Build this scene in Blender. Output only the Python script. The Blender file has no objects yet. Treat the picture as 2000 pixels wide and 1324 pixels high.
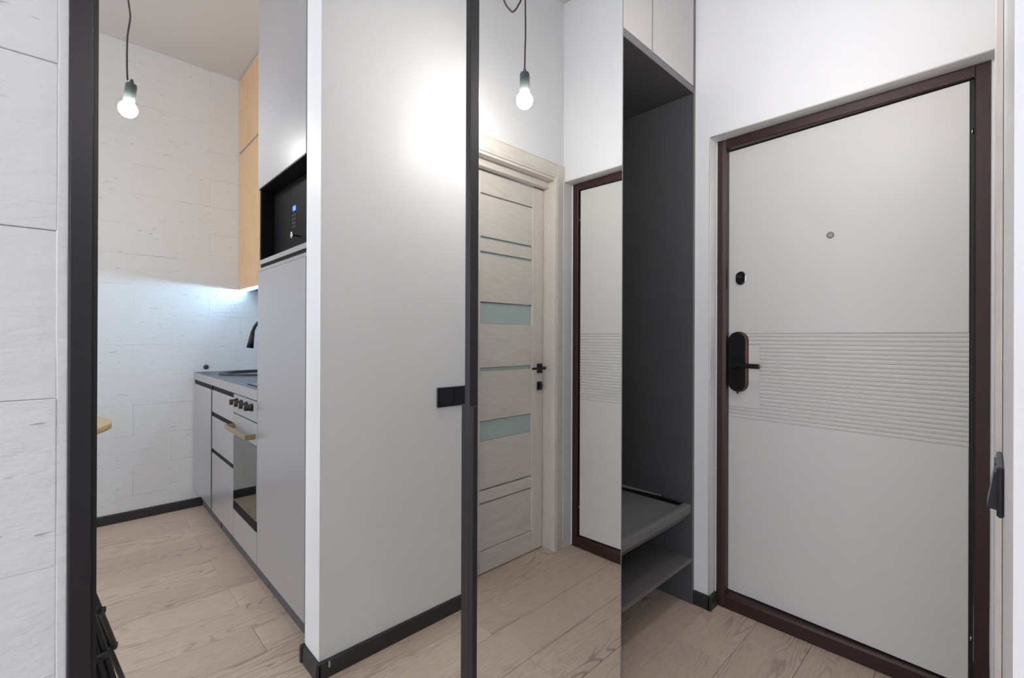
import bpy, bmesh, math, random
from mathutils import Vector, Matrix
random.seed(7)
S = bpy.context.scene
COL = S.collection

# ------------------------------------------------------------------ camera, world, light, exposure
cam_d = bpy.data.cameras.new('camera_view')
cam_d.sensor_width = 36.0
cam_d.lens = 899.106 / 2000 * 36.0
cam_d.shift_y = -0.0017
cam_d.clip_start = 0.004
cam = bpy.data.objects.new('camera_view', cam_d)
COL.objects.link(cam)
YAW, PIT, ROL = math.radians(46.2862), math.radians(0.0505), math.radians(0.2139)
Fv = Vector((math.cos(YAW)*math.cos(PIT), math.sin(YAW)*math.cos(PIT), math.sin(PIT)))
Rv = Vector((math.sin(YAW), -math.cos(YAW), 0))
Uv = Rv.cross(Fv)
R2 = Rv*math.cos(ROL) + Uv*math.sin(ROL)
U2 = -Rv*math.sin(ROL) + Uv*math.cos(ROL)
M = Matrix(((R2.x, U2.x, -Fv.x), (R2.y, U2.y, -Fv.y), (R2.z, U2.z, -Fv.z))).to_4x4()
M.translation = Vector((0, 0, 1.2))
cam.matrix_world = M
S.camera = cam

w = bpy.data.worlds.new('world'); S.world = w; w.use_nodes = True
w.node_tree.nodes['Background'].inputs[0].default_value = (0.80, 0.88, 1.0, 1)
w.node_tree.nodes['Background'].inputs[1].default_value = 1.0

def area(name, loc, aim, sx, sy, power, col):
    l = bpy.data.lights.new(name, 'AREA'); l.shape = 'RECTANGLE'; l.size = sx; l.size_y = sy
    l.energy = power; l.color = col
    o = bpy.data.objects.new(name, l); COL.objects.link(o); o.location = loc
    o.rotation_euler = (Vector(aim) - Vector(loc)).to_track_quat('-Z', 'Y').to_euler()
    return o
# added daylight lamp outside an invented window, unseen behind the camera
area('added_daylight', (-3.30, -0.75, 1.65), (0, -0.75, 1.45), 2.3, 1.9, 38, (0.84, 0.89, 1.0))
BULB_E = 178.0
BULB_HALL = 138.0
BULB_ADDED = 45.0

S.view_settings.view_transform = 'Standard'
S.view_settings.look = 'None'
S.view_settings.exposure = 0.60
S.view_settings.gamma = 1.0
S.view_settings.use_curve_mapping = False
S.cycles.max_bounces = 10
S.cycles.glossy_bounces = 6
S.cycles.diffuse_bounces = 5
S.cycles.caustics_reflective = True
S.cycles.sample_clamp_indirect = 60.0
S.cycles.use_denoising = True
S.cycles.blur_glossy = 0.0

# ------------------------------------------------------------------ materials
def lin(c):
    return tuple(((v/255)/12.92 if v/255 <= 0.04045 else ((v/255+0.055)/1.055)**2.4) for v in c) + (1,)
MATS = {}
def mat(name, rgb, rough=0.5, metal=0.0, bump=0.0, bscale=60, stretch=(1, 1, 1), spec=0.5, coat=0.0, var=0.0, emit=None, estr=0):
    if name in MATS: return MATS[name]
    m = bpy.data.materials.new(name); m.use_nodes = True; MATS[name] = m
    nt = m.node_tree; b = nt.nodes['Principled BSDF']
    col = lin(rgb) if max(rgb) > 1 else tuple(rgb) + (1,)
    b.inputs['Base Color'].default_value = col
    b.inputs['Roughness'].default_value = rough
    b.inputs['Metallic'].default_value = metal
    b.inputs['Specular IOR Level'].default_value = spec
    b.inputs['Coat Weight'].default_value = coat
    if emit:
        b.inputs['Emission Color'].default_value = tuple(emit) + (1,)
        b.inputs['Emission Strength'].default_value = estr
    if bump or var:
        tc = nt.nodes.new('ShaderNodeTexCoord'); mp = nt.nodes.new('ShaderNodeMapping')
        mp.inputs['Scale'].default_value = stretch
        nt.links.new(tc.outputs['Object'], mp.inputs['Vector'])
        n = nt.nodes.new('ShaderNodeTexNoise'); n.inputs['Scale'].default_value = bscale
        n.inputs['Detail'].default_value = 5
        nt.links.new(mp.outputs[0], n.inputs['Vector'])
        if bump:
            bp = nt.nodes.new('ShaderNodeBump'); bp.inputs['Strength'].default_value = bump
            bp.inputs['Distance'].default_value = 0.002
            nt.links.new(n.outputs['Fac'], bp.inputs['Height'])
            nt.links.new(bp.outputs[0], b.inputs['Normal'])
        if var:
            mx = nt.nodes.new('ShaderNodeMix'); mx.data_type = 'RGBA'
            mx.inputs[6].default_value = tuple(c*(1-var) for c in col[:3]) + (1,)
            mx.inputs[7].default_value = tuple(min(1, c*(1+var)) for c in col[:3]) + (1,)
            nt.links.new(n.outputs['Fac'], mx.inputs[0])
            nt.links.new(mx.outputs[2], b.inputs['Base Color'])
    return m

wall_white = mat('wall_paint', (240, 240, 241), 0.46, bump=0.08, bscale=220, spec=.4)
wall_grey = mat('ceiling_paint', (206, 205, 205), 0.8, bump=0.1, bscale=90)
reveal_white = mat('reveal_plaster', (226, 223, 219), 0.6, bump=0.1, bscale=150)

def block_mat():
    m = bpy.data.materials.new('painted_block'); m.use_nodes = True
    nt = m.node_tree; b = nt.nodes['Principled BSDF']; L = nt.links.new
    b.inputs['Base Color'].default_value = lin((224, 222, 219)); b.inputs['Roughness'].default_value = 0.42
    tc = nt.nodes.new('ShaderNodeTexCoord')
    def tex(sc, stre, det=6, rough=.6):
        mp = nt.nodes.new('ShaderNodeMapping'); mp.inputs['Scale'].default_value = stre
        g = nt.nodes.new('ShaderNodeNewGeometry')
        L(g.outputs['Position'], mp.inputs['Vector'])
        n = nt.nodes.new('ShaderNodeTexNoise'); n.inputs['Scale'].default_value = sc
        n.inputs['Detail'].default_value = det; n.inputs['Roughness'].default_value = rough
        L(mp.outputs[0], n.inputs['Vector']); return n.outputs['Fac']
    n1 = tex(9, (1, 1, 3.2)); n2 = tex(70, (1, 1, 1.6), 4)
    n3 = tex(42, (0.55, 1, 2.0), 2, .5)
    # sparse pits
    cr = nt.nodes.new('ShaderNodeMapRange'); cr.inputs[1].default_value = 0.23; cr.inputs[2].default_value = 0.31
    L(n3, cr.inputs[0])
    a = nt.nodes.new('ShaderNodeMath'); a.operation = 'MULTIPLY_ADD'; a.inputs[1].default_value = 1.6
    L(n1, a.inputs[0]); L(cr.outputs[0], a.inputs[2])
    a2 = nt.nodes.new('ShaderNodeMath'); a2.operation = 'MULTIPLY_ADD'; a2.inputs[1].default_value = 0.5
    L(n2, a2.inputs[0]); L(a.outputs[0], a2.inputs[2])
    bp = nt.nodes.new('ShaderNodeBump'); bp.inputs['Strength'].default_value = 0.75; bp.inputs['Distance'].default_value = 0.0035
    L(a2.outputs[0], bp.inputs['Height']); L(bp.outputs[0], b.inputs['Normal'])
    mx = nt.nodes.new('ShaderNodeMix'); mx.data_type = 'RGBA'
    mx.inputs[6].default_value = lin((206, 206, 206)); mx.inputs[7].default_value = lin((226, 227, 228))
    L(cr.outputs[0], mx.inputs[0]); L(mx.outputs[2], b.inputs['Base Color'])
    return m
BLOCK = block_mat()

def wood(name, dark, mid, light, axis='X', gscale=1.0, rings=9.0, contrast=1.0, rough=0.45, line=0.5, sharp=.35):
    m = bpy.data.materials.new(name); m.use_nodes = True
    nt = m.node_tree; b = nt.nodes['Principled BSDF']; L = nt.links.new
    b.inputs['Roughness'].default_value = rough
    tc = nt.nodes.new('ShaderNodeTexCoord'); oi = nt.nodes.new('ShaderNodeObjectInfo')
    rnd = nt.nodes.new('ShaderNodeMath'); rnd.operation = 'MULTIPLY'; rnd.inputs[1].default_value = 37.0
    L(oi.outputs['Random'], rnd.inputs[0])
    cx = nt.nodes.new('ShaderNodeCombineXYZ')
    L(rnd.outputs[0], cx.inputs[0]); L(rnd.outputs[0], cx.inputs[1]); L(rnd.outputs[0], cx.inputs[2])
    add = nt.nodes.new('ShaderNodeVectorMath'); add.operation = 'ADD'
    L(tc.outputs['Object'], add.inputs[0]); L(cx.outputs[0], add.inputs[1])
    sc = {'X': (1.1, 7.5, 7.5), 'Y': (7.5, 1.1, 7.5), 'Z': (7.5, 7.5, 1.1)}[axis]
    def mapped(f):
        mp = nt.nodes.new('ShaderNodeMapping'); mp.inputs['Scale'].default_value = tuple(v*f*gscale for v in sc)
        L(add.outputs[0], mp.inputs['Vector']); return mp.outputs[0]
    n = nt.nodes.new('ShaderNodeTexNoise'); n.inputs['Scale'].default_value = 1.0; n.inputs['Detail'].default_value = 1.5
    n.inputs['Roughness'].default_value = .45; n.inputs['Distortion'].default_value = 0.35
    L(mapped(1.0), n.inputs['Vector'])
    r = nt.nodes.new('ShaderNodeMath'); r.operation = 'MULTIPLY'; r.inputs[1].default_value = rings*6.28
    L(n.outputs['Fac'], r.inputs[0])
    s = nt.nodes.new('ShaderNodeMath'); s.operation = 'SINE'; L(r.outputs[0], s.inputs[0])
    mr = nt.nodes.new('ShaderNodeMapRange'); mr.inputs[1].default_value = sharp; mr.inputs[2].default_value = 1.0
    L(s.outputs[0], mr.inputs[0])
    # patchy strength so grain fades in and out
    pn = nt.nodes.new('ShaderNodeTexNoise'); pn.inputs['Scale'].default_value = 0.55; L(mapped(.8), pn.inputs['Vector'])
    pr = nt.nodes.new('ShaderNodeMapRange'); pr.inputs[1].default_value = 0.42; pr.inputs[2].default_value = 0.62
    L(pn.outputs['Fac'], pr.inputs[0])
    pm = nt.nodes.new('ShaderNodeMath'); pm.operation = 'MULTIPLY'; L(mr.outputs[0], pm.inputs[0]); L(pr.outputs[0], pm.inputs[1])
    pk = nt.nodes.new('ShaderNodeMath'); pk.operation = 'MULTIPLY'; pk.inputs[1].default_value = line*contrast; L(pm.outputs[0], pk.inputs[0])
    # fine fibres
    fn = nt.nodes.new('ShaderNodeTexNoise'); fn.inputs['Scale'].default_value = 6.0; fn.inputs['Detail'].default_value = 6
    L(mapped(2.2), fn.inputs['Vector'])
    mx = nt.nodes.new('ShaderNodeMix'); mx.data_type = 'RGBA'
    mx.inputs[6].default_value = lin(mid); mx.inputs[7].default_value = lin(light)
    fr = nt.nodes.new('ShaderNodeMapRange'); fr.inputs[1].default_value = .35; fr.inputs[2].default_value = .65; L(fn.outputs['Fac'], fr.inputs[0])
    L(fr.outputs[0], mx.inputs[0])
    mx2 = nt.nodes.new('ShaderNodeMix'); mx2.data_type = 'RGBA'
    L(pk.outputs[0], mx2.inputs[0]); L(mx.outputs[2], mx2.inputs[6]); mx2.inputs[7].default_value = lin(dark)
    # plank tone
    tone = nt.nodes.new('ShaderNodeMapRange'); tone.inputs[3].default_value = 1-.09*contrast; tone.inputs[4].default_value = 1+.05*contrast
    L(oi.outputs['Random'], tone.inputs[0])
    vm = nt.nodes.new('ShaderNodeVectorMath'); vm.operation = 'SCALE'; L(mx2.outputs[2], vm.inputs[0]); L(tone.outputs[0], vm.inputs['Scale'])
    L(vm.outputs[0], b.inputs['Base Color'])
    bp = nt.nodes.new('ShaderNodeBump'); bp.inputs['Strength'].default_value = 0.12; bp.inputs['Distance'].default_value = 0.001
    L(fn.outputs['Fac'], bp.inputs['Height']); L(bp.outputs[0], b.inputs['Normal'])
    return m
OAK_FLOOR = wood('oak_laminate', (122, 101, 84), (208, 186, 167), (221, 201, 183), 'X', gscale=1.45, rings=13, line=.58, sharp=.55)
OAK_CAB = wood('oak_veneer', (190, 148, 102), (208, 168, 124), (222, 186, 146), 'Z', gscale=1.5, rings=7, contrast=.6, line=1.0)
OAK_TABLE = wood('oak_table', (190, 148, 96), (214, 176, 118), (226, 192, 140), 'X', rings=6, contrast=.6)
ASH_DOOR = wood('white_ash_door', (200, 186, 174), (228, 219, 210), (236, 230, 222), 'X', rings=5, contrast=.5, line=.35, rough=.5)
ASH_V = wood('white_ash_vertical', (200, 186, 174), (228, 219, 210), (236, 230, 222), 'Z', rings=5, contrast=.5, line=.35, rough=.5)

mirror_m2 = mat('mirror_silver_green', (0.885, 0.90, 0.89), 0.0, 1.0)
black_alu = mat('black_aluminium', (50, 49, 52), 0.38, 0.5)
black_deep = mat('black_gasket', (22, 22, 25), 0.4)
mirror_m = mat('mirror_silver', (0.90, 0.915, 0.905), 0.0, 1.0)
mirror_edge = mat('mirror_edge', (150, 156, 156), 0.25, 0.6)
skirt = mat('black_skirting', (46, 45, 46), 0.42, bump=.1, bscale=90)
graphite = mat('graphite_board', (84, 83, 85), 0.5)
graphite_edge = mat('graphite_edge', (112, 109, 110), 0.5)
grey_front = mat('light_grey_front', (196, 193, 192), 0.5)
kitchen_front = mat('kitchen_grey_front', (150, 149, 152), 0.36, 0.0, spec=1.0, coat=1.0)
kitchen_front.node_tree.nodes['Principled BSDF'].inputs['Coat Roughness'].default_value = 0.32
kitchen_edge = mat('kitchen_edge', (158, 158, 158), 0.45)
gola = mat('dark_channel', (16, 15, 15), 0.6, spec=.2)
brown = mat('hammered_brown_steel', (60, 38, 36), 0.34, 0.2, bump=0.5, bscale=330)
seal = mat('rubber_seal', (16, 14, 15), 0.5)
leaf_white = mat('entrance_door_skin', (221, 218, 214), 0.45, bump=.05, bscale=200)
chrome = mat('chrome', (210, 210, 212), 0.18, 1.0)
steel_edge = mat('galvanised_edge', (196, 202, 210), 0.25, 0.9)
black_plastic = mat('black_plastic', (20, 20, 22), 0.35)
mw_black = mat('microwave_front', (13, 13, 15), 0.5, spec=.12)
copper = mat('copper_rim', (150, 98, 80), 0.35, 0.8)
switch_m = mat('black_switch', (38, 38, 48), 0.32)
counter_top = mat('slate_laminate', (92, 95, 103), 0.4, bump=.1, bscale=200, var=.12)
counter_edge = mat('counter_edge', (158, 157, 158), 0.45)
black_glass = mat('black_glass', (10, 10, 12), 0.12, spec=.25)
oven_glass = mat('oven_mirror_glass', (112, 118, 112), 0.03, 1.0)
sink_m = mat('black_composite', (22, 24, 28), 0.4)
cushion_m = mat('grey_velvet', (118, 118, 118), 0.9, bump=.5, bscale=180, var=.18)
frost = mat('frosted_green_glass', (190, 209, 205), 0.25)
cord_m = mat('grey_braided_cord', (92, 80, 76), 0.8, bump=.6, bscale=600)
socket_m = mat('socket_grey', (84, 92, 92), 0.4)
brass = mat('brass', (176, 156, 120), 0.3, 0.9)
leg_m = mat('tripod_black', (44, 46, 48), 0.4, .3)
bulb_m = mat('bulb_glow', (255, 250, 240), 0.3, emit=(1.0, 0.965, 0.93), estr=BULB_E)
bulb_hall_m = mat('bulb_glow_hall', (255, 250, 240), 0.3, emit=(1.0, 0.965, 0.93), estr=BULB_HALL)
bulb_added_m = mat('bulb_glow_added', (255, 250, 240), 0.3, emit=(1.0, 0.965, 0.93), estr=BULB_ADDED)
led_m = mat('led_diffuser', (235, 245, 255), 0.4, emit=(0.42, 0.72, 1.0), estr=230)
added_glow_m = mat('added_blue_glow', (235, 245, 255), 0.4, emit=(0.12, 0.48, 1.0), estr=2.2)
disp_m = mat('blue_display', (20, 60, 160), 0.3, emit=(0.08, 0.22, 0.9), estr=1.6)
glassy = mat('window_glass', (230, 240, 245), 0.02); glassy.node_tree.nodes['Principled BSDF'].inputs['Transmission Weight'].default_value = 1.0
pvc = mat('white_pvc', (232, 232, 232), 0.3)

# ------------------------------------------------------------------ mesh helpers
def box(bm, x0, x1, y0, y1, z0, z1, bev=0.0, seg=1):
    g = bmesh.ops.create_cube(bm, size=1.0)
    vs = g['verts']
    for v in vs:
        v.co = Vector((x0+(v.co.x+.5)*(x1-x0), y0+(v.co.y+.5)*(y1-y0), z0+(v.co.z+.5)*(z1-z0)))
    if bev:
        es = list({e for v in vs for e in v.link_edges})
        bmesh.ops.bevel(bm, geom=es, offset=bev, segments=seg, affect='EDGES', profile=.5)
    return bm
def cyl(bm, p0, p1, r0, r1=None, n=20, cap=True):
    p0, p1 = Vector(p0), Vector(p1); r1 = r0 if r1 is None else r1
    d = (p1-p0); q = d.to_track_quat('Z', 'Y')
    A = []; B = []
    for i in range(n):
        t = 2*math.pi*i/n; c = Vector((math.cos(t), math.sin(t), 0))
        A.append(bm.verts.new(p0 + q @ (c*r0))); B.append(bm.verts.new(p1 + q @ (c*r1)))
    for i in range(n):
        f = bm.faces.new((A[i], A[(i+1) % n], B[(i+1) % n], B[i])); f.smooth = True
    if cap:
        bm.faces.new(A[::-1]); bm.faces.new(B)
    return bm
def lathe(bm, prof, c=(0, 0, 0), axis='Z', n=28, smooth=True):
    """prof: list of (r, h) along the axis"""
    rings = []
    for r, h in prof:
        ring = []
        for i in range(n):
            t = 2*math.pi*i/n; a, b2 = r*math.cos(t), r*math.sin(t)
            p = {'Z': (a, b2, h), 'X': (h, a, b2), 'Y': (a, h, b2)}[axis]
            ring.append(bm.verts.new(Vector(p)+Vector(c)))
        rings.append(ring)
    for k in range(len(rings)-1):
        for i in range(n):
            f = bm.faces.new((rings[k][i], rings[k][(i+1) % n], rings[k+1][(i+1) % n], rings[k+1][i])); f.smooth = smooth
    bm.faces.new(rings[0][::-1]); bm.faces.new(rings[-1])
    bmesh.ops.recalc_face_normals(bm, faces=bm.faces)
    return bm
def tube(bm, pts, r, n=12):
    pts = [Vector(p) for p in pts]; rings = []
    up = Vector((0, 0, 1))
    for i, p in enumerate(pts):
        d = (pts[min(i+1, len(pts)-1)] - pts[max(i-1, 0)]).normalized()
        s = d.cross(up)
        if s.length < .1: s = d.cross(Vector((0, 1, 0))) if i == 0 else s_prev
        s.normalize()
        if i and s.dot(s_prev) < 0: s = -s
        s_prev = s; t = d.cross(s)
        rr = r[i] if isinstance(r, (list, tuple)) else r
        rings.append([bm.verts.new(p + (s*math.cos(a)+t*math.sin(a))*rr) for a in [2*math.pi*k/n for k in range(n)]])
    for k in range(len(rings)-1):
        for i in range(n):
            f = bm.faces.new((rings[k][i], rings[k][(i+1) % n], rings[k+1][(i+1) % n], rings[k+1][i])); f.smooth = True
    bm.faces.new(rings[0][::-1]); bm.faces.new(rings[-1])
    bmesh.ops.recalc_face_normals(bm, faces=bm.faces)
    return bm
def smooth_path(pts, k=8):
    pts = [Vector(p) for p in pts]; out = []
    P = [pts[0]] + pts + [pts[-1]]
    for i in range(1, len(P)-2):
        for j in range(k):
            t = j/k; a, b, c, d = P[i-1], P[i], P[i+1], P[i+2]
            out.append(.5*((2*b)+(-a+c)*t+(2*a-5*b+4*c-d)*t*t+(-a+3*b-3*c+d)*t**3))
    out.append(pts[-1]); return out
def prism(bm, poly, axis, a0, a1):
    """poly: 2-D outline in the plane across the axis ('X': (y,z); 'Y': (x,z); 'Z': (x,y))"""
    def P(p, a): return {'X': (a, p[0], p[1]), 'Y': (p[0], a, p[1]), 'Z': (p[0], p[1], a)}[axis]
    A = [bm.verts.new(P(p, a0)) for p in poly]; B = [bm.verts.new(P(p, a1)) for p in poly]
    n = len(poly)
    for i in range(n): bm.faces.new((A[i], A[(i+1) % n], B[(i+1) % n], B[i]))
    bm.faces.new(A[::-1]); bm.faces.new(B)
    bmesh.ops.recalc_face_normals(bm, faces=bm.faces)
    return bm
def nb(): return bmesh.new()
def obj(name, bm, m, parent=None, **kw):
    me = bpy.data.meshes.new(name); bm.to_mesh(me); bm.free()
    me.materials.append(m)
    o = bpy.data.objects.new(name, me); COL.objects.link(o)
    if parent: o.parent = parent
    for k, v in kw.items(): o[k] = v
    return o
def bobj(name, b, m, parent=None, bev=0.0015, **kw):
    return obj(name, box(nb(), *b, bev), m, parent, **kw)
def thing(name, label=None, cat=None, loc=(0, 0, 0), group=None, kind=None):
    o = bpy.data.objects.new(name, None); COL.objects.link(o); o.location = loc
    if label: o['label'] = label
    if cat: o['category'] = cat
    if group: o['group'] = group
    if kind: o['kind'] = kind
    return o
def keep(o, parent):
    """parent while keeping geometry given in world coordinates"""
    o.parent = parent; o.matrix_parent_inverse = Matrix.Translation(-parent.location); return o
def W(name, b, m, parent, bev=0.0015, **kw):      # box part in world coordinates under an Empty
    return keep(bobj(name, b, m, None, bev, **kw), parent)
def WO(name, bm, m, parent, **kw):
    return keep(obj(name, bm, m, None, **kw), parent)
def struct(name, bm, m, label=None, cat=None):
    o = obj(name, bm, m); o['kind'] = 'structure'
    if label: o['label'] = label
    if cat: o['category'] = cat
    return o

# ------------------------------------------------------------------ key dimensions (metres; X along the mirrors, Y towards them)
L = 2.045; H = 3.113; VB = -2.277; E0 = -0.013; U0 = 0.632; VE = -0.147; DM1 = 0.8086; DM2 = 0.8387; DC = 0.939
XL = -3.2

# ------------------------------------------------------------------ shell
floor = struct('floor', box(nb(), XL-.1, L+.4, VB-.1, 1.62, -.12, -.010), mat('subfloor', (120, 110, 100), .8),
               'pale grey-brown oak laminate floor', 'floor')
seam0, pw, plen = 0.490, 0.197, 1.205
meshes = {}
def plank(x0, x1, y0):
    ln = round(x1-x0, 3)
    if ln not in meshes:
        bm = box(nb(), 0, ln-.0012, 0, pw-.0012, -.010, 0, 0.0011)
        me = bpy.data.meshes.new('plank'); bm.to_mesh(me); bm.free(); me.materials.append(OAK_FLOOR); meshes[ln] = me
    o = bpy.data.objects.new('plank', meshes[ln]); COL.objects.link(o); o.location = (x0, y0, 0); o.parent = floor
for k in range(-15, 6):
    y0 = seam0 + pw*k
    if y0 < VB-.19 or y0 > 1.6: continue
    start = (0.547 if k % 2 else 1.24)
    x = start
    while x > XL: x -= plen
    while x < L+.06:
        a, b = max(x, XL), min(x+plen, L+.063)
        if b-a > .02: plank(a, b, y0)
        x += plen

ceiling = struct('ceiling', box(nb(), XL-.1, L+.4, VB-.1, 1.62, H, H+.12), wall_grey, 'grey-white painted ceiling', 'ceiling')

def block_wall(wall, x_joints, rows, x_lo, x_hi, ymid, sgn, seedv):
    """blocks laid in courses; front faces at ymid, sgn = direction towards the room"""
    rr = random.Random(seedv)
    for ri, (z0, z1) in enumerate(rows):
        xs = [x for x in x_joints(ri) if x_lo < x < x_hi]
        xs = [x_lo]+sorted(xs)+[x_hi]
        for a, b in zip(xs, xs[1:]):
            if b-a < .03: continue
            proud = rr.uniform(-.0006, .0006)
            yf = ymid + sgn*proud; yb = ymid - sgn*.035
            g = .0002 if sgn == 1 else .00008
            bm = nb(); box(bm, a, b, min(yf, yb), max(yf, yb), z0+g, z1-g)
            for v in bm.verts:
                if abs(v.co.y-yf) < 1e-5: v.co.y += rr.uniform(-.0008, .0008); v.co.z += rr.uniform(-.0012, .0012)
            es = [e for e in bm.edges if all(abs(v.co.y-ymid) < .004 for v in e.verts)]
            bmesh.ops.bevel(bm, geom=es, offset=.0010, segments=1, affect='EDGES', profile=.5)
            obj('block', bm, BLOCK, wall)
rowsK = []
z = .550-.198*2
zs = [0.0]
while z < H-.08: zs.append(z); z += .198
zs.append(H)
rowsK = list(zip(zs, zs[1:]))
wall_far = struct('wall_far', box(nb(), XL-.1, 1.36, VB-.13, VB-.004, 0, H), BLOCK, 'white painted block wall at the end of the kitchen', 'wall')
block_wall(wall_far, lambda r: [(.30 if r % 2 else .50)+.42*k for k in range(-6, 6)], rowsK, -1.6, 1.24, VB, 1, 3)
struct('wall_far_plain', box(nb(), XL-.1, -1.6, VB-.03, VB, 0, H), BLOCK, 'plain end of the white painted kitchen wall', 'wall').name = 'wall_rear'
rowsL = []
zs = [0.0]; z = .913-.209*4
while z < H-.05: zs.append(z); z += .209
zs.append(H)
wall_left = struct('wall_left', box(nb(), -1.9, -.003, .815, 1.0, 0, H), BLOCK, 'white painted block wall left of the mirror doors', 'wall')
block_wall(wall_left, lambda r: [(-.43 if r % 2 else -.22)-.42*k for k in range(0, 6)], list(zip(zs, zs[1:])), -1.9, -.0135, .809, -1, 11)
# lime fillet between the last blocks and the door frame, with a wobbling edge
bm = nb(); rr = random.Random(5); prev = None; pts = []
zz = 0.0
cols = []
while zz <= H+.001:
    e = -.0142 + .0005*math.sin(zz*9) + rr.uniform(-.0005, .0005)
    cols.append([bm.verts.new((e, .8100, zz)), bm.verts.new((e+.0015, .8088, zz)), bm.verts.new((-.0045+rr.uniform(-.0003, .0003), .8086, zz)), bm.verts.new((-.0033, .8095, zz)), bm.verts.new((-.0033, .83, zz)), bm.verts.new((e, .83, zz))])
    zz += .0389
for a, b in zip(cols, cols[1:]):
    for i in range(6): bm.faces.new((a[i], a[(i+1) % 6], b[(i+1) % 6], b[i]))
bmesh.ops.recalc_face_normals(bm, faces=bm.faces)
obj('plaster_fillet', bm, BLOCK, wall_left)

struct('wall_living', box(nb(), XL-.1, -1.9, .809, 1.0, 0, H), wall_white, 'white wall of the living area', 'wall').name = 'wall_side'
# end wall with an added, unseen window to bring daylight in
bm = nb()
box(bm, XL-.1, XL, VB-.1, -1.95, 0, H); box(bm, XL-.1, XL, .45, .9, 0, H)
box(bm, XL-.1, XL, -1.95, .45, 0, .7); box(bm, XL-.1, XL, -1.95, .45, 2.65, H)
struct('wall_window', bm, wall_white, 'living area wall with the added window', 'wall')
win = thing('added_window_1', 'added white framed window, out of view, for daylight', 'window', (XL, -.75, .7), kind='structure')
bm = nb()
for a in ((-1.95, -1.89), (-.78, -.72), (.39, .45)): box(bm, XL-.07, XL-.02, a[0], a[1], .7, 2.65, .003)
for a in ((.7, .76), (2.59, 2.65)): box(bm, XL-.07, XL-.02, -1.89, .39, a[0], a[1], .003)
WO('window_frame', bm, pvc, win)
W('window_sill', (XL-.1, XL+.12, -2.0, .5, .67, .70), pvc, win)

# back of the wardrobe recess, entrance wall, bathroom wall, kitchen back wall
struct('wall_back', box(nb(), -.003, L+.3, 1.55, 1.65, 0, H), wall_white, 'wall behind the wardrobe', 'wall')
bm = nb()
RV1, RV2, RZ = .869, -.004, 2.089
box(bm, L, L+.25, RV1, 1.55, 0, H); box(bm, L, L+.25, -.25, RV2, 0, H); box(bm, L, L+.25, RV2, RV1, RZ, H)
box(bm, L+.068, L+.2, RV2-.001, .0065, 0, RZ); box(bm, L+.068, L+.2, .8645, RV1+.001, 0, RZ); box(bm, L+.064, L+.2, RV2, RV1, 2.0885, RZ+.001)
wall_ent = struct('wall_entrance', bm, wall_white, 'smooth white wall around the entrance door', 'wall')
# corner beads of the reveal
bm = nb()
tube(bm, [(L+.001, RV1+.002, z) for z in (0, 1, RZ)], .0035, 8)
tube(bm, [(L+.001, y, RZ+.002) for y in (RV1, .4, RV2)], .0035, 8)
obj('corner_bead', bm, reveal_white, wall_ent)

bm = nb()
DB0, DB1, DBZ = 1.382, 1.979, 2.0975
box(bm, U0, DB0, VE, E0, 0, H); box(bm, DB1, L, VE, E0, 0, H); box(bm, DB0, DB1, VE, E0, DBZ, H)
wall_bath = struct('wall_right', bm, wall_white, 'white partition wall with the switch and bathroom door', 'wall')
struct('wall_kitchen', box(nb(), 1.24, 1.36, VB, VE, 0, H), wall_white, 'wall behind the kitchen units', 'wall')
struct('wall_bathroom', box(nb(), 1.36, L+.25, -.45, -.40, 0, H), wall_white, 'wall inside the bathroom', 'wall')

# skirting boards
def skirting(name, poly_dir, a0, a1, wallc, sgn, label):
    """profile: 14 mm thick, 60 mm high, rounded top; runs along X or Y"""
    prof = [(0, 0), (.014, 0), (.014, .050), (.0125, .055), (.009, .0585), (.004, .060), (0, .060)]
    poly = [(wallc+sgn*p, z) for p, z in prof]
    bm = nb(); prism(bm, poly, 'X' if poly_dir == 'X' else 'Y', a0, a1)
    o = obj(name, bm, skirt); o['kind'] = 'structure'; o['label'] = label; o['category'] = 'baseboard'; return o
skirting('baseboard_far', 'X', -1.6, .684, VB, 1, 'black skirting along the white block wall in the kitchen')
b1 = skirting('baseboard_right', 'X', U0-.014, 1.296, E0, 1, 'black skirting under the light switch')
e1 = skirting('baseboard_right_end', 'Y', VE, E0+.014, U0, -1, 'black skirting on the end of the partition'); e1.name = 'end_piece'
del e1['kind']; del e1['label']; del e1['category']; e1.parent = b1
cap = bobj('end_cap', (U0-.019, U0+.002, VE-.006, VE+.012, 0, .0625), skirt, b1, .003)
corner = bobj('corner_cap', (U0-.0165, U0-.004, E0+.004, E0+.0165, 0, .062), skirt, b1, .003)
paint = bobj('paint_splash', (U0+.028, U0+.034, E0+.0138, E0+.0148, .034, .056), mat('paint_drop', (200, 200, 195), .6), b1, .0004)
b2 = skirting('baseboard_entrance', 'Y', RV1-.013, DC-.001, L, -1, 'short black skirting between the wardrobe and the entrance door')
e2 = skirting('end', 'X', L-.014, 2.100, RV1, -1, 'x'); e2.name = 'end_piece'
for k_ in ('kind', 'label', 'category'): del e2[k_]
e2.parent = b2
bobj('corner_cap', (L-.0165, L-.004, RV1-.0165, RV1-.004, 0, .062), skirt, b2, .003)
skirting('baseboard_left', 'X', -1.9, -.004, .809, -1, 'black skirting under the block wall beside the mirror')

# ------------------------------------------------------------------ entrance door (door_1)
LF = 2.108
d1 = thing('door_1', 'white entrance door with horizontal ribs in a brown steel frame, slightly ajar', 'door', (LF, .055, 0), kind='structure')
FO1, FI1, FO2, FI2, FZ, FZI, SILL = .864, .826, .007, .043, 2.088, 2.048, .070
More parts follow.
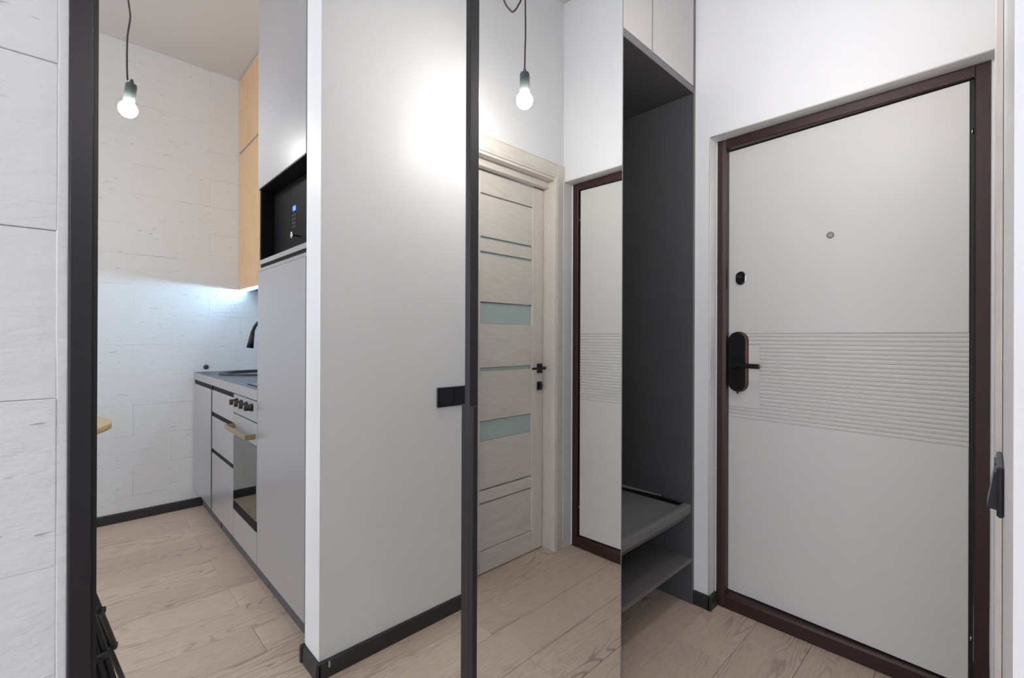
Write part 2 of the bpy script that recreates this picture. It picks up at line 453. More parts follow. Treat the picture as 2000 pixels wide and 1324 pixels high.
# frame: one welded profile per side, with a step towards the leaf
def frame_side(v_out, v_in, sgn):
    bm = nb()
    if sgn > 0: poly = [(LF, v_out), (LF, v_in+.017), (LF+.002, v_in+.014), (LF+.006, v_in+.001), (LF+.028, v_in), (LF+.028, v_in+.016), (LF+.10, v_in+.016), (LF+.10, v_out)]
    else: poly = [(LF, v_out), (LF, v_in-.003), (LF+.002, v_in), (LF+.10, v_in), (LF+.10, v_out)]
    prism(bm, poly, 'Z', 0, FZ)
    return bm
jl = WO('frame_jamb', frame_side(FO1, FI1, 1), brown, d1)
jr = WO('frame_jamb', frame_side(FO2, FI2, -1), brown, d1)
bm = nb(); prism(bm, [(LF-.0005, FZ), (LF-.0005, FZI+.003), (LF+.002, FZI), (LF+.10, FZI), (LF+.10, FZ)], 'Y', FI1, FI2)
WO('frame_head', bm, brown, d1)
bm = nb(); prism(bm, [(LF-.0005, 0), (LF-.0005, .050), (LF+.004, SILL-.010), (LF+.012, SILL-.008), (LF+.10, SILL-.008), (LF+.10, 0)], 'Y', FI1, FI2)
WO('frame_sill', bm, brown, d1)
bm = nb()
box(bm, LF+.0145, LF+.022, .0435, .0545, SILL, FZI, .001); box(bm, LF+.029, LF+.036, .8262, .8335, SILL-.008, FZI, .001)
WO('rubber_seal', bm, seal, d1)
# hinges: bright pins in the dark gap
for zz in (1.88, .229):
    bm = nb(); cyl(bm, (LF+.010, .0488, zz-.010), (LF+.010, .0488, zz+.006), .0028, n=10)
    WO('hinge', bm, chrome, d1)
# outer landing wall behind the door so that the gap is not empty
# leaf: local frame at the hinge, x = outward normal, y = along the leaf
ANG = math.radians(2.6)
leaf = thing('leaf'); leaf.parent = d1; leaf.location = (.008, .0, 0); leaf.rotation_euler = (0, 0, -ANG)
W_ = .779; Z0, Z1 = .068, 2.044
# smooth skin in three boards + ribbed band
bm = nb(); box(bm, 0, .012, 0, W_, 1.222, Z1, .0015); obj('upper_panel', bm, leaf_white, leaf)
bm = nb(); box(bm, 0, .012, 0, W_, Z0, .846, .0015); obj('lower_panel', bm, leaf_white, leaf)
P = .01636; NR = 23; zb = .846
def rib_poly(z_from, n, a0, a1, bm):
    outline = [(.012, z_from), (.0045, z_from)]
    for i in range(n):
        z0 = z_from + P*i
        outline += [(.0045, z0+.0006), (.0016, z0+.0030), (0.0004, z0+P*.40), (0.0, z0+P-.0050), (.0012, z0+P-.0028), (.0055, z0+P-.0010)]
    outline += [(.0050, z_from+P*n), (.012, z_from+P*n)]
    prism(bm, outline, 'Y', a0, a1)
bm = nb()
rib_poly(zb+P*3, NR-6, 0, .642, bm)
rib_poly(zb, 3, 0, W_, bm)
rib_poly(zb+P*(NR-3), 3, 0, W_, bm)
obj('ribbed_band', bm, leaf_white, leaf)
bm = nb(); box(bm, .0004, .012, .6425, W_, zb+P*3+.0006, zb+P*(NR-3)-.0006, .0004); obj('lock_field', bm, leaf_white, leaf)
bm = nb(); box(bm, .0125, .070, .002, W_-.004, Z0, Z1, .001); obj('steel_core', bm, seal, leaf)
bm = nb(); box(bm, .0005, .010, W_+.0002, W_+.003, Z0, Z1-.001, .0008); box(bm, -.0006, .010, W_*.88, W_+.003, Z0-.003, Z0-.0002, .0005); obj('edge_strip', bm, steel_edge, leaf)
# peephole
bm = nb(); lathe(bm, [(.0125, .0), (.0125, -.003), (.010, -.0055), (.0055, -.006), (.005, -.003)], (0, .385, 1.604), 'X', 24); obj('peephole', bm, mat('dull_chrome', (150, 150, 146), .4, .8), leaf)
# night latch
bm = nb()
def stadium(hw, hh, n=10):
    pts = []
    for i in range(n+1):
        t = math.pi*i/n; pts.append((hw*math.cos(t), hh-hw+hw*math.sin(t)))
    for i in range(n+1):
        t = math.pi+math.pi*i/n; pts.append((hw*math.cos(t), -(hh-hw)+hw*math.sin(t)))
    return pts
def stad_obj(name, hw, hh, x0, x1, yc, zc, m, par):
    bm = nb(); prism(bm, [(yc+a, zc+b) for a, b in stadium(hw, hh)], 'X', x0, x1)
    es = [e for e in bm.edges if abs(e.verts[0].co.x-e.verts[1].co.x) < 1e-6 and abs(e.verts[0].co.x-min(x0, x1)) < 1e-6]
    bmesh.ops.bevel(bm, geom=es, offset=.0018, segments=2, affect='EDGES')
    return obj(name, bm, m, par)
stad_obj('latch_rim', .0215, .030, -.003, .001, .722, 1.468, chrome, leaf)
stad_obj('latch_plate', .0195, .028, -.010, .000, .722, 1.468, black_plastic, leaf)
bm = nb(); lathe(bm, [(.009, -.010), (.009, -.020), (.006, -.023), (.002, -.023)], (0, .722, 1.471), 'X', 18); obj('latch_knob', bm, black_plastic, leaf)
# smart lock
stad_obj('lock_body', .0400, .134, -.012, .001, .728, 1.097, black_plastic, leaf)
stad_obj('lock_copper_band', .0385, .1325, -.022, -.010, .728, 1.097, copper, leaf)
stad_obj('lock_face', .0365, .130, -.030, -.020, .728, 1.097, black_plastic, leaf)
bm = nb(); lathe(bm, [(.020, -.028), (.020, -.040), (.014, -.052), (.012, -.058)], (0, .732, 1.083), 'X', 20)
tube(bm, smooth_path([(-.056, .742, 1.084), (-.060, .725, 1.084), (-.060, .69, 1.083), (-.060, .640, 1.082), (-.059, .622, 1.082)], 5), .0105, 12)
obj('lever_handle', bm, black_plastic, leaf)
bm = nb(); cyl(bm, (-.018, .728, .965), (-.018, .728, .956), .004, n=10); obj('lock_pin', bm, black_plastic, leaf)
# strike slots on the left jamb
bm = nb()
for zz in (1.47, 1.10): box(bm, LF+.006, LF+.0142, .8235, .8262, zz-.05, zz+.05, .0008)
WO('strike_slot', bm, seal, d1)
# landing outside
struct('wall_landing', box(nb(), L+.9, L+1.0, -.6, 1.6, 0, H), mat('landing_paint', (170, 175, 180), .7), 'wall of the landing outside the entrance door', 'wall')

# ------------------------------------------------------------------ bathroom door (door_2)
d2 = thing('door_2', 'whitewashed wooden bathroom door with frosted glass strips, reflected in the right mirror', 'door', (1.385, E0, 0), kind='structure')
CP = .008
bm = nb()
def casing_profile(c0, c1, rev=False):
    # outline across the casing, (pos, depth proud)
    w_ = c1-c0
    fr = [(0, .001), (0, .010), (.06, .0115), (.10, .0085), (.30, .0095), (.62, .0115), (.80, .0120), (.86, .0095), (.97, .0085), (1, .006), (1, .001)]
    return [(c0+w_*f, E0+d) for f, d in fr]
prism(bm, casing_profile(1.300, 1.381), 'Z', 0, 2.178); WO('casing', bm, ASH_V, d2)
bm = nb(); prism(bm, casing_profile(2.0435, 1.965), 'Z', 0, 2.178); WO('casing', bm, ASH_V, d2)
bm = nb(); prism(bm, [(y, x) for x, y in casing_profile(2.178, 2.098)], 'X', 1.3012, 2.0425); WO('casing', bm, ASH_DOOR, d2)
bm = nb(); box(bm, 1.3815, 1.391, VE, E0+.002, 0, 2.098, .001); WO('jamb', bm, ASH_V, d2)
bm = nb(); box(bm, 1.979, 1.9645+.03, VE, E0+.002, 0, 2.098, .001)
bmesh.ops.translate(bm, verts=bm.verts, vec=(-.0135, 0, 0)); WO('jamb', bm, ASH_V, d2)
bm = nb(); box(bm, 1.391, 1.965, VE, E0+.002, 2.085, 2.098, .001); WO('jamb_head', bm, ASH_DOOR, d2)
bm = nb(); box(bm, 1.391, 1.965, -.090, -.055, 2.048, 2.085, .002); WO('door_stop', bm, ASH_DOOR, d2)
DL0, DL1 = 1.393, 1.9835
# leaf: stiles, rails and panels
lf = thing('leaf'); lf.parent = d2; lf.location = (0, 0, 0)
def LP(name, x0, x1, z0, z1, m, rec=0.0, bev=.0018):
    bm = nb(); box(bm, x0, x1, -.134, -.094-rec, z0, z1, bev); o = obj(name, bm, m, lf)
    o.location = (-1.385, -E0, 0); return o
SX0, SX1 = 1.393+.10, 1.875
DLR = 1.9615
LP('stile', 1.393, SX0, .006, 2.045, ASH_V); LP('stile', SX1, DLR, .006, 2.045, ASH_V)
LP('bottom_rail', SX0, SX1, .006, .115, ASH_DOOR)
LP('panel', SX0, SX1, .119, .354, ASH_DOOR, .005)
LP('slat', SX0, SX1, .362, .420, ASH_DOOR, .002)
LP('panel', SX0, SX1, .430, .672, ASH_DOOR, .004)
LP('glass_pane', SX0, SX1, .674, .772, frost, .012, .0005)
LP('panel', SX0, SX1, .776, 1.026, ASH_DOOR, .003)
LP('glass_pane', SX0, SX1, 1.027, 1.043, frost, .012, .0005)
LP('panel', SX0, SX1, 1.046, 1.270, ASH_DOOR, .003)
LP('glass_pane', SX0, SX1, 1.272, 1.378, frost, .012, .0005)
LP('panel', SX0, SX1, 1.382, 1.622, ASH_DOOR, .003)
LP('glass_pane', SX0, SX1, 1.622, 1.636, frost, .012, .0005)
LP('slat', SX0, SX1, 1.638, 1.700, ASH_DOOR, .003)
LP('glass_pane', SX0, SX1, 1.700, 1.712, frost, .012, .0005)
LP('panel', SX0, SX1, 1.714, 1.926, ASH_DOOR, .003)
LP('top_rail', SX0, SX1, 1.932, 2.045, ASH_DOOR)
for (x0, x1, z0, z1, y1) in ((1.913, 1.951, 1.000, 1.053, -.086), (1.913, 1.951, .902, .952, -.088)):
    bm = nb(); box(bm, x0, x1, -.0942, y1, z0, z1, .0012)
    if z0 > .95:
        cyl(bm, (1.934, -.087, 1.029), (1.934, -.052, 1.029), .0085, n=14); box(bm, 1.832, 1.944, -.058, -.048, 1.023, 1.036, .0025)
    else:
        box(bm, 1.922, 1.942, -.089, -.076, .912, .942, .002)
    o = obj('lever_handle' if z0 > .95 else 'thumb_turn', bm, black_plastic, lf); o.location = (-1.385, -E0, 0)

# ------------------------------------------------------------------ switch
sw = thing('light_switch', 'black two-gang light switch on the white partition wall', 'light switch', (1.2025, E0, .9435))
W('frame', (1.121, 1.284, E0, E0+.009, .901, .986), switch_m, sw, .003)
for i, (a, b) in enumerate(((1.132, 1.197), (1.208, 1.273))):
    bm = nb()
    tilt = .0045 if i == 0 else 0
    prism(bm, [(E0+.008, .911), (E0+.0105+tilt*2.2, .913), (E0+.012, .975), (E0+.008, .976)], 'X', a, b)
    WO('rocker', bm, switch_m, sw)

# ------------------------------------------------------------------ mirror doors
A1, A2 = math.radians(.0714), math.radians(.2443)
def mirror_plane(x0, x1, D, A, name, par, mm):
    bm = nb(); n = Vector((-math.sin(A), math.cos(A), 0))
    def py(x): return (D - n.x*x)/n.y
    pts = [(x0, py(x0)), (x1, py(x1)), (x1, py(x1)+.004), (x0, py(x0)+.004)]
    prism(bm, pts, 'Z', .045, H-.06)
    o = obj(name, bm, mm); keep(o, par); return o
md = thing('sliding_mirror_door', 'large full-height mirror door in a black aluminium frame, nearest the block wall', 'mirror', (.33, DM1, 0))
mirror_plane(.0185, .637, DM1, A1, 'mirror_pane', md, mirror_m)
bm = nb(); box(bm, -.0028, .0192, .8010, .832, .02, H-.03, .0015); WO('stile', bm, black_alu, md)
bm = nb(); box(bm, .0192, .0242, .8065, .812, .045, H-.06, .0004); WO('gasket', bm, black_deep, md)
bm = nb(); box(bm, .6355, .6615, .8010, .832, .02, H-.03, .0015); WO('stile', bm, black_alu, md)
bm = nb(); box(bm, -.0028, .6615, .803, .832, .005, .045, .0015); WO('bottom_rail', bm, black_alu, md)
bm = nb(); box(bm, -.0028, .6615, .803, .832, H-.06, H-.02, .0015); WO('top_rail', bm, black_alu, md)
bm = nb(); box(bm, .637, .6395, .790, .8015, .10, 1.049, .0006); box(bm, .637, .6505, .7885, .792, .10, 1.049, .0008); box(bm, .648, .6505, .790, .8015, .10, 1.049, .0006)
WO('handle', bm, black_alu, md)
bm = nb(); box(bm, .0, .65, .8155, .826, .04, H-.06); WO('backing_board', bm, graphite, md)

md2 = thing('sliding_mirror_door', 'narrower full-height frameless mirror door beside the open coat niche', 'mirror', (.97, DM2, 0))
mirror_plane(.667, 1.3055, DM2, A2, 'mirror_pane', md2, mirror_m2)
bm = nb(); box(bm, .667, 1.3045, .8475, .862, .02, H-.03, .001); WO('backing_board', bm, graphite, md2)
bm = nb(); box(bm, 1.3058, 1.3085, .8432, .862, .02, H-.03, .0006); WO('edge_trim', bm, mirror_edge, md2)
bm = nb(); box(bm, .640, .667, .8385, .862, .02, H-.03, .001); WO('stile', bm, black_alu, md2)
tr = thing('door_track', 'black aluminium rail on which the mirror doors slide', 'rail', (.65, .83, 0))
W('lower_track', (0, 1.33, .80, .868, 0, .0048), black_alu, tr, .001)
W('upper_track', (0, 1.33, .80, .868, H-.019, H), black_alu, tr, .001)

# ------------------------------------------------------------------ hallway cabinet with open niche
hc = thing('hallway_cabinet', 'graphite hallway cabinet with open coat niche, bench and light grey upper doors', 'cabinet', (1.65, 1.2, 0))
W('side_panel', (2.0270, 2.0445, DC, 1.53, 0, H-.002), graphite, hc, .0006)
W('front_edge_band', (2.0268, 2.0447, DC-.0012, DC+.0002, 0, H-.002), graphite_edge, hc, .0003)
W('side_panel', (1.15, 1.168, DC, 1.53, 0, H-.002), graphite, hc, .0006)
W('back_panel', (1.168, 2.027, 1.50, 1.512, .19, H-.002), graphite, hc, .0006)
W('soffit_panel', (1.168, 2.027, DC+.001, 1.50, 2.307, 2.334), graphite, hc, .0006)
W('soffit_edge_band', (1.168, 2.027, DC-.0008, DC+.0012, 2.307, 2.334), graphite_edge, hc, .0003)
W('bench_board', (1.168, 2.027, DC+.02, 1.50, .385, .405), graphite, hc, .0006)
W('shelf', (1.168, 2.027, DC+.0015, 1.50, .189, .207), graphite_edge, hc, .0008)
W('upper_door', (1.668, 2.0235, DC-.001, DC+.017, 2.339, H-.02), grey_front, hc, .001)
W('upper_door', (1.172, 1.658, DC-.001, DC+.017, 2.339, H-.02), grey_front, hc, .001)
W('door_gap_batten', (1.60, 1.72, DC+.02, DC+.04, 2.334, H-.02), gola, hc, .0006)
bm = nb(); prism(bm, [(2.0266, 1.09), (2.0266, 1.49), (1.984, 1.49)], 'Z', .4497, .4560); WO('rail', bm, mat('rail_grey', (150, 148, 146), .5), hc)

cu = thing('bench_cushion', 'grey velvet seat cushion on the bench of the coat niche', 'cushion', (1.6, 1.2, .405))
bm = nb(); box(bm, 1.17, 2.0262, DC+.002, DC+.040, .407, .453, .009, 3)
for f in bm.faces: f.smooth = True
WO('front_pad', bm, cushion_m, cu)
bm = nb(); box(bm, 1.17, 1.972, DC+.030, 1.49, .407, .4515, .009, 3)
for f in bm.faces: f.smooth = True
WO('seat_pad', bm, cushion_m, cu)
bm = nb(); prism(bm, [(1.9722, DC+.041), (2.0120, DC+.041), (2.0262, 1.08), (2.0262, 1.49), (1.9722, 1.49)], 'Z', .407, .4495)
WO('dark_gap_fill', bm, gola, cu)  # black filler stands in the gap beside the pad, its darkness painted in

# ------------------------------------------------------------------ kitchen
KU = .629
tc_ = thing('tall_cabinet', 'tall light grey kitchen cabinet with an open black appliance niche', 'cabinet', (.93, -.45, 0))
W('lower_door', (KU, KU+.018, -.749, -.149, .135, 1.500), kitchen_front, tc_, .0012)
W('upper_door', (KU, KU+.018, -.751, -.149, 1.884, H-.02), kitchen_front, tc_, .0012)
W('carcass', (KU+.02, 1.235, -.749, -.149, .137, 1.515), kitchen_edge, tc_, .001)
W('carcass_top', (KU+.02, 1.235, -.749, -.149, 1.884, H-.003), kitchen_edge, tc_, .001)
W('niche_shelf', (KU+.006, 1.235, -.749, -.149, 1.534, 1.555), kitchen_edge, tc_, .001)
W('handle_channel', (KU+.003, KU+.02, -.749, -.149, 1.502, 1.516), kitchen_edge, tc_, .001)
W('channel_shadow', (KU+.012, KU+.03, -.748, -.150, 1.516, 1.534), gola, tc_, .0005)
W('niche_side', (KU+.008, 1.235, -.749, -.731, 1.555, 1.884), gola, tc_, .0006)
W('niche_side', (KU+.008, 1.235, -.155, -.149, 1.555, 1.884), gola, tc_, .0006)
W('niche_top', (KU+.0005, 1.235, -.731, -.155, 1.878, 1.884), gola, tc_, .0003)
W('plinth', (KU+.055, KU+.07, -.749, -.149, 0, .1365), graphite, tc_, .001)

mw = thing('microwave', 'black built-in microwave with a blue display in the cabinet niche', 'microwave', (.95, -.45, 1.556))
W('body', (.703, 1.22, -.729, -.157, 1.5555, 1.872), mw_black, mw, .002)
W('door', (.692, .703, -.729, -.50, 1.560, 1.868), mw_black, mw, .001)
W('control_panel', (.692, .703, -.498, -.157, 1.560, 1.868), mw_black, mw, .001)
W('display', (.6905, .6925, -.472, -.440, 1.742, 1.762), disp_m, mw, .0003)
for i in range(4):
    bm = nb()
    for j in range(2): box(bm, .6900, .6925, -.478+.024*j, -.460+.024*j, 1.668+.017*i, 1.677+.017*i, .0008)
    WO('button', bm, mat('button_grey', (44, 44, 52), .4), mw)
bm = nb(); lathe(bm, [(.0035, .693), (.0035, .664), (.013, .663), (.0145, .660), (.013, .6565), (.004, .656)], (0, -.392, 1.622), 'X', 22)
WO('knob', bm, chrome, mw)

wt = thing('worktop', 'slate grey worktop with a light front edge', 'countertop', (.93, -1.5, .9))
W('top', (.631, 1.238, VB+.001, -.752, .902, .950), counter_top, wt, .001)
W('front_edge', (.6285, .6305, VB+.001, -.752, .901, .9495), counter_edge, wt, .0005)

bc = thing('base_cabinet', 'light grey corner base cabinet with one door against the block wall', 'cabinet', (.93, -2.0, 0), group=None)
W('door', (KU, KU+.018, -2.262, -1.726, .135, .872), kitchen_front, bc, .0012)
W('carcass', (KU+.02, 1.235, -2.270, -1.715, .137, .90), kitchen_edge, bc, .001)
W('handle_channel', (KU+.006, KU+.0195, -2.265, -1.715, .874, .9005), gola, bc, .0006)
W('vertical_channel', (KU+.004, KU+.0195, -1.724, -1.690, .135, .873), gola, bc, .0006)
W('plinth', (KU+.055, KU+.07, -2.27, -1.715, 0, .1365), graphite, bc, .001)
dr = thing('drawer_unit', 'light grey kitchen unit of three drawers with dark grip channels', 'cabinet', (.93, -1.44, 0))
W('carcass', (KU+.02, 1.235, -1.688, -1.180, .137, .90), kitchen_edge, dr, .001)
for z0, z1 in ((.741, .874), (.517, .714), (.135, .492)): W('drawer', (KU, KU+.018, -1.688, -1.182, z0, z1), kitchen_front, dr, .0012)
for z0, z1 in ((.7145, .7405), (.4925, .5165), (.876, .9005)): W('grip_channel', (KU+.006, KU+.0195, -1.686, -1.182, z0, z1), gola, dr, .0006)
W('plinth', (KU+.055, KU+.07, -1.688, -1.180, 0, .1365), graphite, dr, .001)

ov = thing('oven', 'built-in oven with mirrored glass door and brass-rimmed knobs', 'oven', (.93, -.96, 0))
W('body', (KU+.02, 1.2, -1.172, -.760, .285, .898), black_plastic, ov, .001)
W('control_panel', (KU, KU+.018, -1.176, -.756, .798, .896), kitchen_edge, ov, .0012)
W('door', (KU, KU+.018, -1.176, -.756, .300, .792), kitchen_edge, ov, .0012)
W('door_glass', (KU-.0015, KU+.004, -1.172, -.760, .335, .690), oven_glass, ov, .0005)
W('door_base_band', (KU-.001, KU+.018, -1.176, -.756, .288, .334), mw_black, ov, .0006)
for i in range(4):
    y = -1.10+.09*i
    bm = nb(); lathe(bm, [(.019, KU), (.019, KU-.008), (.0155, KU-.010), (.0145, KU-.034), (.012, KU-.036)], (0, y, .862), 'X', 20)
    k_ = WO('knob', bm, black_plastic, ov)
    bm = nb(); box(bm, KU-.0395, KU-.0355, y-.0055, y+.0055, .849, .875, .001); o = obj('knob_grip', bm, brass); o.parent = k_
bm = nb(); box(bm, KU-.047, KU-.040, -1.155, -.775, .718, .742, .002)
box(bm, KU-.042, KU+.001, -1.155, -1.145, .718, .742, .002); box(bm, KU-.042, KU+.001, -.785, -.775, .718, .742, .002)
WO('handle', bm, brass, ov)
od = thing('oven_drawer_cabinet', 'low light grey drawer front beneath the oven', 'cabinet', (.93, -.96, .13))
W('drawer_front', (KU, KU+.018, -1.176, -.756, .135, .283), kitchen_front, od, .0012)
W('carcass', (KU+.02, 1.235, -1.178, -.756, .137, .282), kitchen_edge, od, .001)
W('plinth', (KU+.055, KU+.07, -1.178, -.756, 0, .1365), graphite, od, .001)

hob = thing('hob', 'narrow black glass hob set in the worktop near the tall cabinet', 'cooktop', (.92, -.92, .95))
W('glass', (.668, 1.16, -1.075, -.785, .9505, .956), black_glass, hob, .001)
bm = nb()
for (x, y, r) in ((.80, -.93, .07), (1.03, -.93, .085)):
    lathe(bm, [(r, .956), (r, .9564), (r-.004, .9564), (r-.004, .956)], (x, y, 0), 'Z', 36)
WO('heating_ring', bm, mat('hob_ring', (60, 60, 64), .3), hob)

sk = thing('sink', 'round black sink with a raised rim in the worktop', 'sink', (.93, -1.86, .95))
bm = nb(); n = 40; prof = [(.235, .950), (.236, .957), (.228, .961), (.205, .9605), (.200, .954), (.196, .951)]
rings = []
for r, z_ in prof:
    rings.append([bm.verts.new((.935+r*math.cos(2*math.pi*i/n), -1.86+r*math.sin(2*math.pi*i/n), z_)) for i in range(n)])
for a, b in zip(rings, rings[1:]):
    for i in range(n):
        f = bm.faces.new((a[i], a[(i+1) % n], b[(i+1) % n], b[i])); f.smooth = True
WO('rim', bm, sink_m, sk)
bm = nb(); lathe(bm, [(.196, .9512), (.196, .9518), (.06, .9514), (.0, .9513)][:3], (.935, -1.86, 0), 'Z', 36)
WO('bowl', bm, black_glass, sk)

fa = thing('faucet', 'dark gooseneck kitchen tap with a conical spout over the sink', 'faucet', (1.17, -1.86, .95))
bm = nb(); lathe(bm, [(.026, .950), (.026, .956), (.020, .962), (.018, 1.02), (.013, 1.03)], (1.203, -1.93, 0), 'Z', 20); WO('base', bm, sink_m, fa)
pts = [(1.203, -1.93, 1.02), (1.203, -1.93, 1.20)]
for i in range(1, 12):
    t = math.pi*i/13; pts.append((1.0555+.1475*math.cos(t), -1.93, 1.20+.1475*math.sin(t)))
pts += [(.912, -1.93, 1.232)]
bm = nb(); tube(bm, pts, .0105, 14); WO('neck', bm, sink_m, fa)
bm = nb(); cyl(bm, (.914, -1.93, 1.238), (.896, -1.93, 1.122), .012, .0225, 20); WO('spray_head', bm, sink_m, fa)
bm = nb(); box(bm, 1.196, 1.210, -1.985, -1.945, 1.0, 1.012, .003); WO('lever', bm, sink_m, fa)

so = thing('wall_socket', 'small dark socket low on the block wall above the worktop', 'socket', (.70, VB, .98))
bm = nb(); lathe(bm, [(.012, VB+.0012), (.012, VB+.012), (.008, VB+.016), (.003, VB+.016)], (.702, 0, .982), 'Y', 16); WO('plug', bm, black_plastic, so)
bm = nb(); lathe(bm, [(.017, VB+.0008), (.017, VB+.004), (.0125, VB+.004)], (.702, 0, .982), 'Y', 18); WO('collar', bm, mat('socket_collar', (96, 104, 114), .4), so)

# oak wall cabinets: lower and upper rows
UK = .906
spans = ((VB+.002, -1.730), (-1.728, -1.240), (-1.238, -.753))
labs = ('against the block wall', 'in the middle of the row', 'next to the tall grey cabinet')
for i, (a, b) in enumerate(spans):
    c = thing('wall_cabinet', 'lower oak wall cabinet ' + labs[i], 'cabinet', (1.08, (a+b)/2, 1.55), group='oak wall cabinets over the worktop')
    W('carcass', (UK+.02, 1.238, a, b, 1.552, 2.550), graphite, c, .001)
    W('door', (UK, UK+.018, a+.001, b-.001, 1.549, 2.548), OAK_CAB, c, .001)
    c = thing('wall_cabinet', 'upper oak wall cabinet ' + labs[i] + ', touching the ceiling', 'cabinet', (1.08, (a+b)/2, 2.565), group='oak wall cabinets over the worktop')
    W('carcass', (UK+.02, 1.238, a, b, 2.553, H-.002), kitchen_edge, c, .001)
    W('door', (UK, UK+.018, a+.001, b-.001, 2.567, H-.006), OAK_CAB, c, .001)
    W('grip_channel', (UK+.006, UK+.0195, a+.001, b-.001, 2.549, 2.566), kitchen_edge, c, .0006)
# led profile under the front of the wall cabinets, tilted towards the room
led = thing('led_strip', 'thin glowing white light strip under the oak wall cabinets', 'light', (.92, -1.5, 1.535))
bm = nb(); prism(bm, [(.9538, 1.5512), (.9750, 1.5512), (.9750, 1.5485), (.9600, 1.5440), (.9512, 1.5440)], 'Y', VB+.001, -.753)
WO('profile', bm, mat('led_profile', (200, 205, 210), .4), led)
bm = nb(); prism(bm, [(.9530, 1.5497), (.9536, 1.5500), (.9512, 1.5447), (.9506, 1.5444)], 'Y', VB+.002, -.756)
WO('diffuser', bm, led_m, led)
W('added_glow_strip', (.9560, .9700, VB+.002, -.756, 1.5424, 1.5438), added_glow_m, led, 0)  # extra emitter added under the profile to tint wall and worktop blue

# ------------------------------------------------------------------ round table
tb = thing('round_table', 'round pale oak bar table, only its edge visible in the left mirror', 'table', (-.205, -1.50, 0))
bm = nb(); lathe(bm, [(.352, .735), (.360, .739), (.360, .766), (.355, .770), (.0005, .770)], (-.205, -1.5, 0), 'Z', 56); WO('table_top', bm, OAK_TABLE, tb)
bm = nb(); cyl(bm, (-.205, -1.5, .03), (-.205, -1.5, .736), .03, n=20); WO('pedestal', bm, black_alu, tb)
bm = nb(); lathe(bm, [(.22, 0), (.22, .008), (.20, .014), (.04, .022), (.035, .035)], (-.205, -1.5, 0), 'Z', 40); WO('base', bm, black_alu, tb)

# ------------------------------------------------------------------ pendant bulbs
def pendant(label, x, y, zb_, cord, tilt, canopy_xy, bm_mat):
    t = thing('pendant_lamp', label, 'lamp', (x, y, zb_), group=None)
    bm = nb(); prof = []
    for i in range(13):
        a = math.pi*i/16 ; prof.append((.0325*math.sin(a) if i else .0008, -.0325*math.cos(a)))
    prof += [(.0165, .034), (.0150, .046)]
    lathe(bm, prof, (0, 0, 0), 'Z', 26); b = obj('bulb', bm, bm_mat, t); b.rotation_euler = tilt
    bm = nb(); lathe(bm, [(.0185, .038), (.0195, .040), (.0195, .100), (.0175, .108), (.008, .113), (.0045, .128)], (0, 0, 0), 'Z', 24)
    s = obj('socket', bm, socket_m, t); s.rotation_euler = tilt
    bm = nb(); tube(bm, [(p[0]-x, p[1]-y, p[2]-zb_) for p in smooth_path(cord, 8)], .0034, 10); obj('cord', bm, cord_m, t)
    bm = nb(); lathe(bm, [(.048, H), (.048, H-.018), (.040, H-.024), (.006, H-.026)], (canopy_xy[0], canopy_xy[1], 0), 'Z', 28)
    o = obj('ceiling_cap', bm, socket_m, t); o.location = (-x, -y, -zb_)
    return t
pendant('bare glowing bulb on a looped brown cord over the entrance hall', 1.300, .40, 2.142,
        [(1.300, .40, 2.262), (1.3015, .40, 2.34), (1.304, .40, 2.42), (1.302, .40, 2.54), (1.300, .40, 2.75), (1.30, .40, 2.90), (1.292, .40, 2.78), (1.282, .40, 2.56), (1.262, .40, 2.500), (1.235, .40, 2.462), (1.215, .40, 2.461),
         (1.190, .40, 2.476), (1.166, .40, 2.53), (1.150, .40, 2.70), (1.15, .40, 2.92), (1.16, .40, 3.09)], (0, 0, 0), (1.16, .40), bulb_hall_m)
pendant('bare glowing bulb on a wavy brown cord over the kitchen', .168, -.85, 2.135,
        [(.166, -.848, 2.255), (.164, -.85, 2.32), (.165, -.85, 2.42), (.168, -.85, 2.46), (.174, -.85, 2.52), (.168, -.85, 2.58), (.160, -.85, 2.66), (.163, -.85, 2.80), (.168, -.85, 3.09)], (0, .10, 0), (.168, -.85), bulb_m)

pendant('added unseen bulb on a straight brown cord, extra light over the living area', -2.1, .10, 2.14,
        [(-2.1, .10, 2.26), (-2.1, .10, 2.5), (-2.1, .10, 2.8), (-2.1, .10, 3.09)], (0, 0, 0), (-2.1, .10), bulb_added_m)  # this third pendant is added out of view to brighten the room

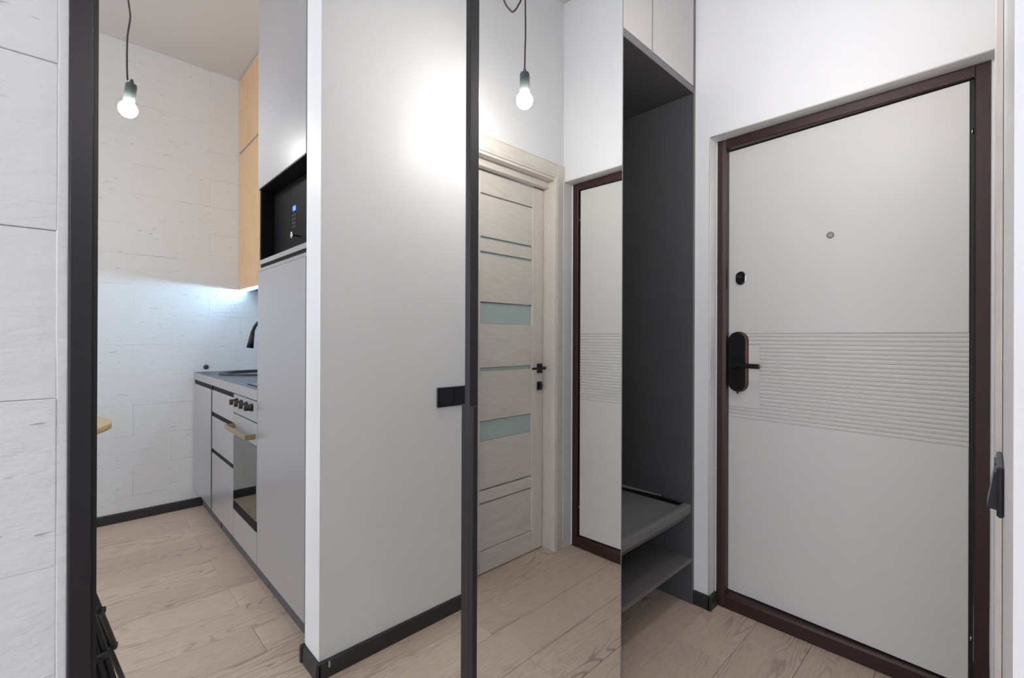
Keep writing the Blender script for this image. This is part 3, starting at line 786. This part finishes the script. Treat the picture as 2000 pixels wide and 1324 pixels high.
# ------------------------------------------------------------------ tripod and camera (the leg shows in the left mirror)
tp = thing('camera_tripod', 'black tripod with clamped legs, one leg visible in the left mirror', 'tripod', (0, 0, 0))
AP = Vector((-.026, 0, .735)); 
for k, th in enumerate((60, 180, 300)):
    r = .355; ft = Vector((-.026+r*math.cos(math.radians(th)), r*math.sin(math.radians(th)), .003))
    d = (ft-AP); side = d.cross(Vector((0, 0, 1))).normalized()
    def at(t): return AP + d*t
    bm = nb()
    for s_, r_ in ((-.0155, .0072), (0, .0078), (.0155, .0072)):
        cyl(bm, at(.03)+side*s_, at(.62)+side*s_, r_, n=10)
    cyl(bm, at(.5), at(.985), .0072, n=12)
    lg = WO('leg', bm, leg_m, tp)
    bm = nb(); cyl(bm, at(.425)-side*.024, at(.425)+side*.024, .0115, n=14)
    o = obj('leg_clamp', bm, black_plastic); o.parent = lg
    bm = nb(); cyl(bm, at(.62)-side*.019, at(.62)+side*.019, .0105, n=14)
    o = obj('leg_clamp', bm, black_plastic); o.parent = lg
    bm = nb(); cyl(bm, at(.975), at(1.0), .012, .010, 12); o = obj('rubber_foot', bm, seal); o.parent = lg
bm = nb(); cyl(bm, (-.018, 0, .60), (-.018, 0, 1.02), .012, n=16); cyl(bm, (-.018, 0, .70), (-.018, 0, .765), .032, n=20); WO('center_column', bm, leg_m, tp)
bm = nb(); cyl(bm, (-.018, 0, 1.02), (-.020, -.02, 1.06), .022, .018, 20); lathe(bm, [(.015, 1.058), (.021, 1.068), (.021, 1.085), (.014, 1.096)], (-.022, -.03, 0), 'Z', 20)
WO('head', bm, leg_m, tp)
cm = thing('photo_camera', 'black photo camera on the tripod', 'camera', (0, 0, 1.2))
def CP3(r, f, u): return Rv*r + Fv*f + Vector((0, 0, u))
def cbox(r0, r1, f0, f1, u0, u1, bev):
    bm = nb(); box(bm, r0, r1, f0, f1, u0, u1, bev, 2)
    for v in bm.verts: v.co = CP3(v.co.x, v.co.y, v.co.z)
    bmesh.ops.recalc_face_normals(bm, faces=bm.faces); return bm
obj('body', cbox(-.062, .062, -.105, -.055, -.052, .040, .008), black_plastic, cm)
obj('grip', cbox(.045, .072, -.105, -.045, -.050, .030, .010), black_plastic, cm)
obj('viewfinder_hump', cbox(-.022, .022, -.105, -.050, .036, .062, .008), black_plastic, cm)
bm = nb(); cyl(bm, CP3(0, -.056, 0), CP3(0, -.010, 0), .034, .034, 28); obj('lens', bm, black_plastic, cm)
obj('mount_plate', cbox(-.025, .025, -.10, .0, -.104, -.0525, .003), leg_m, cm)
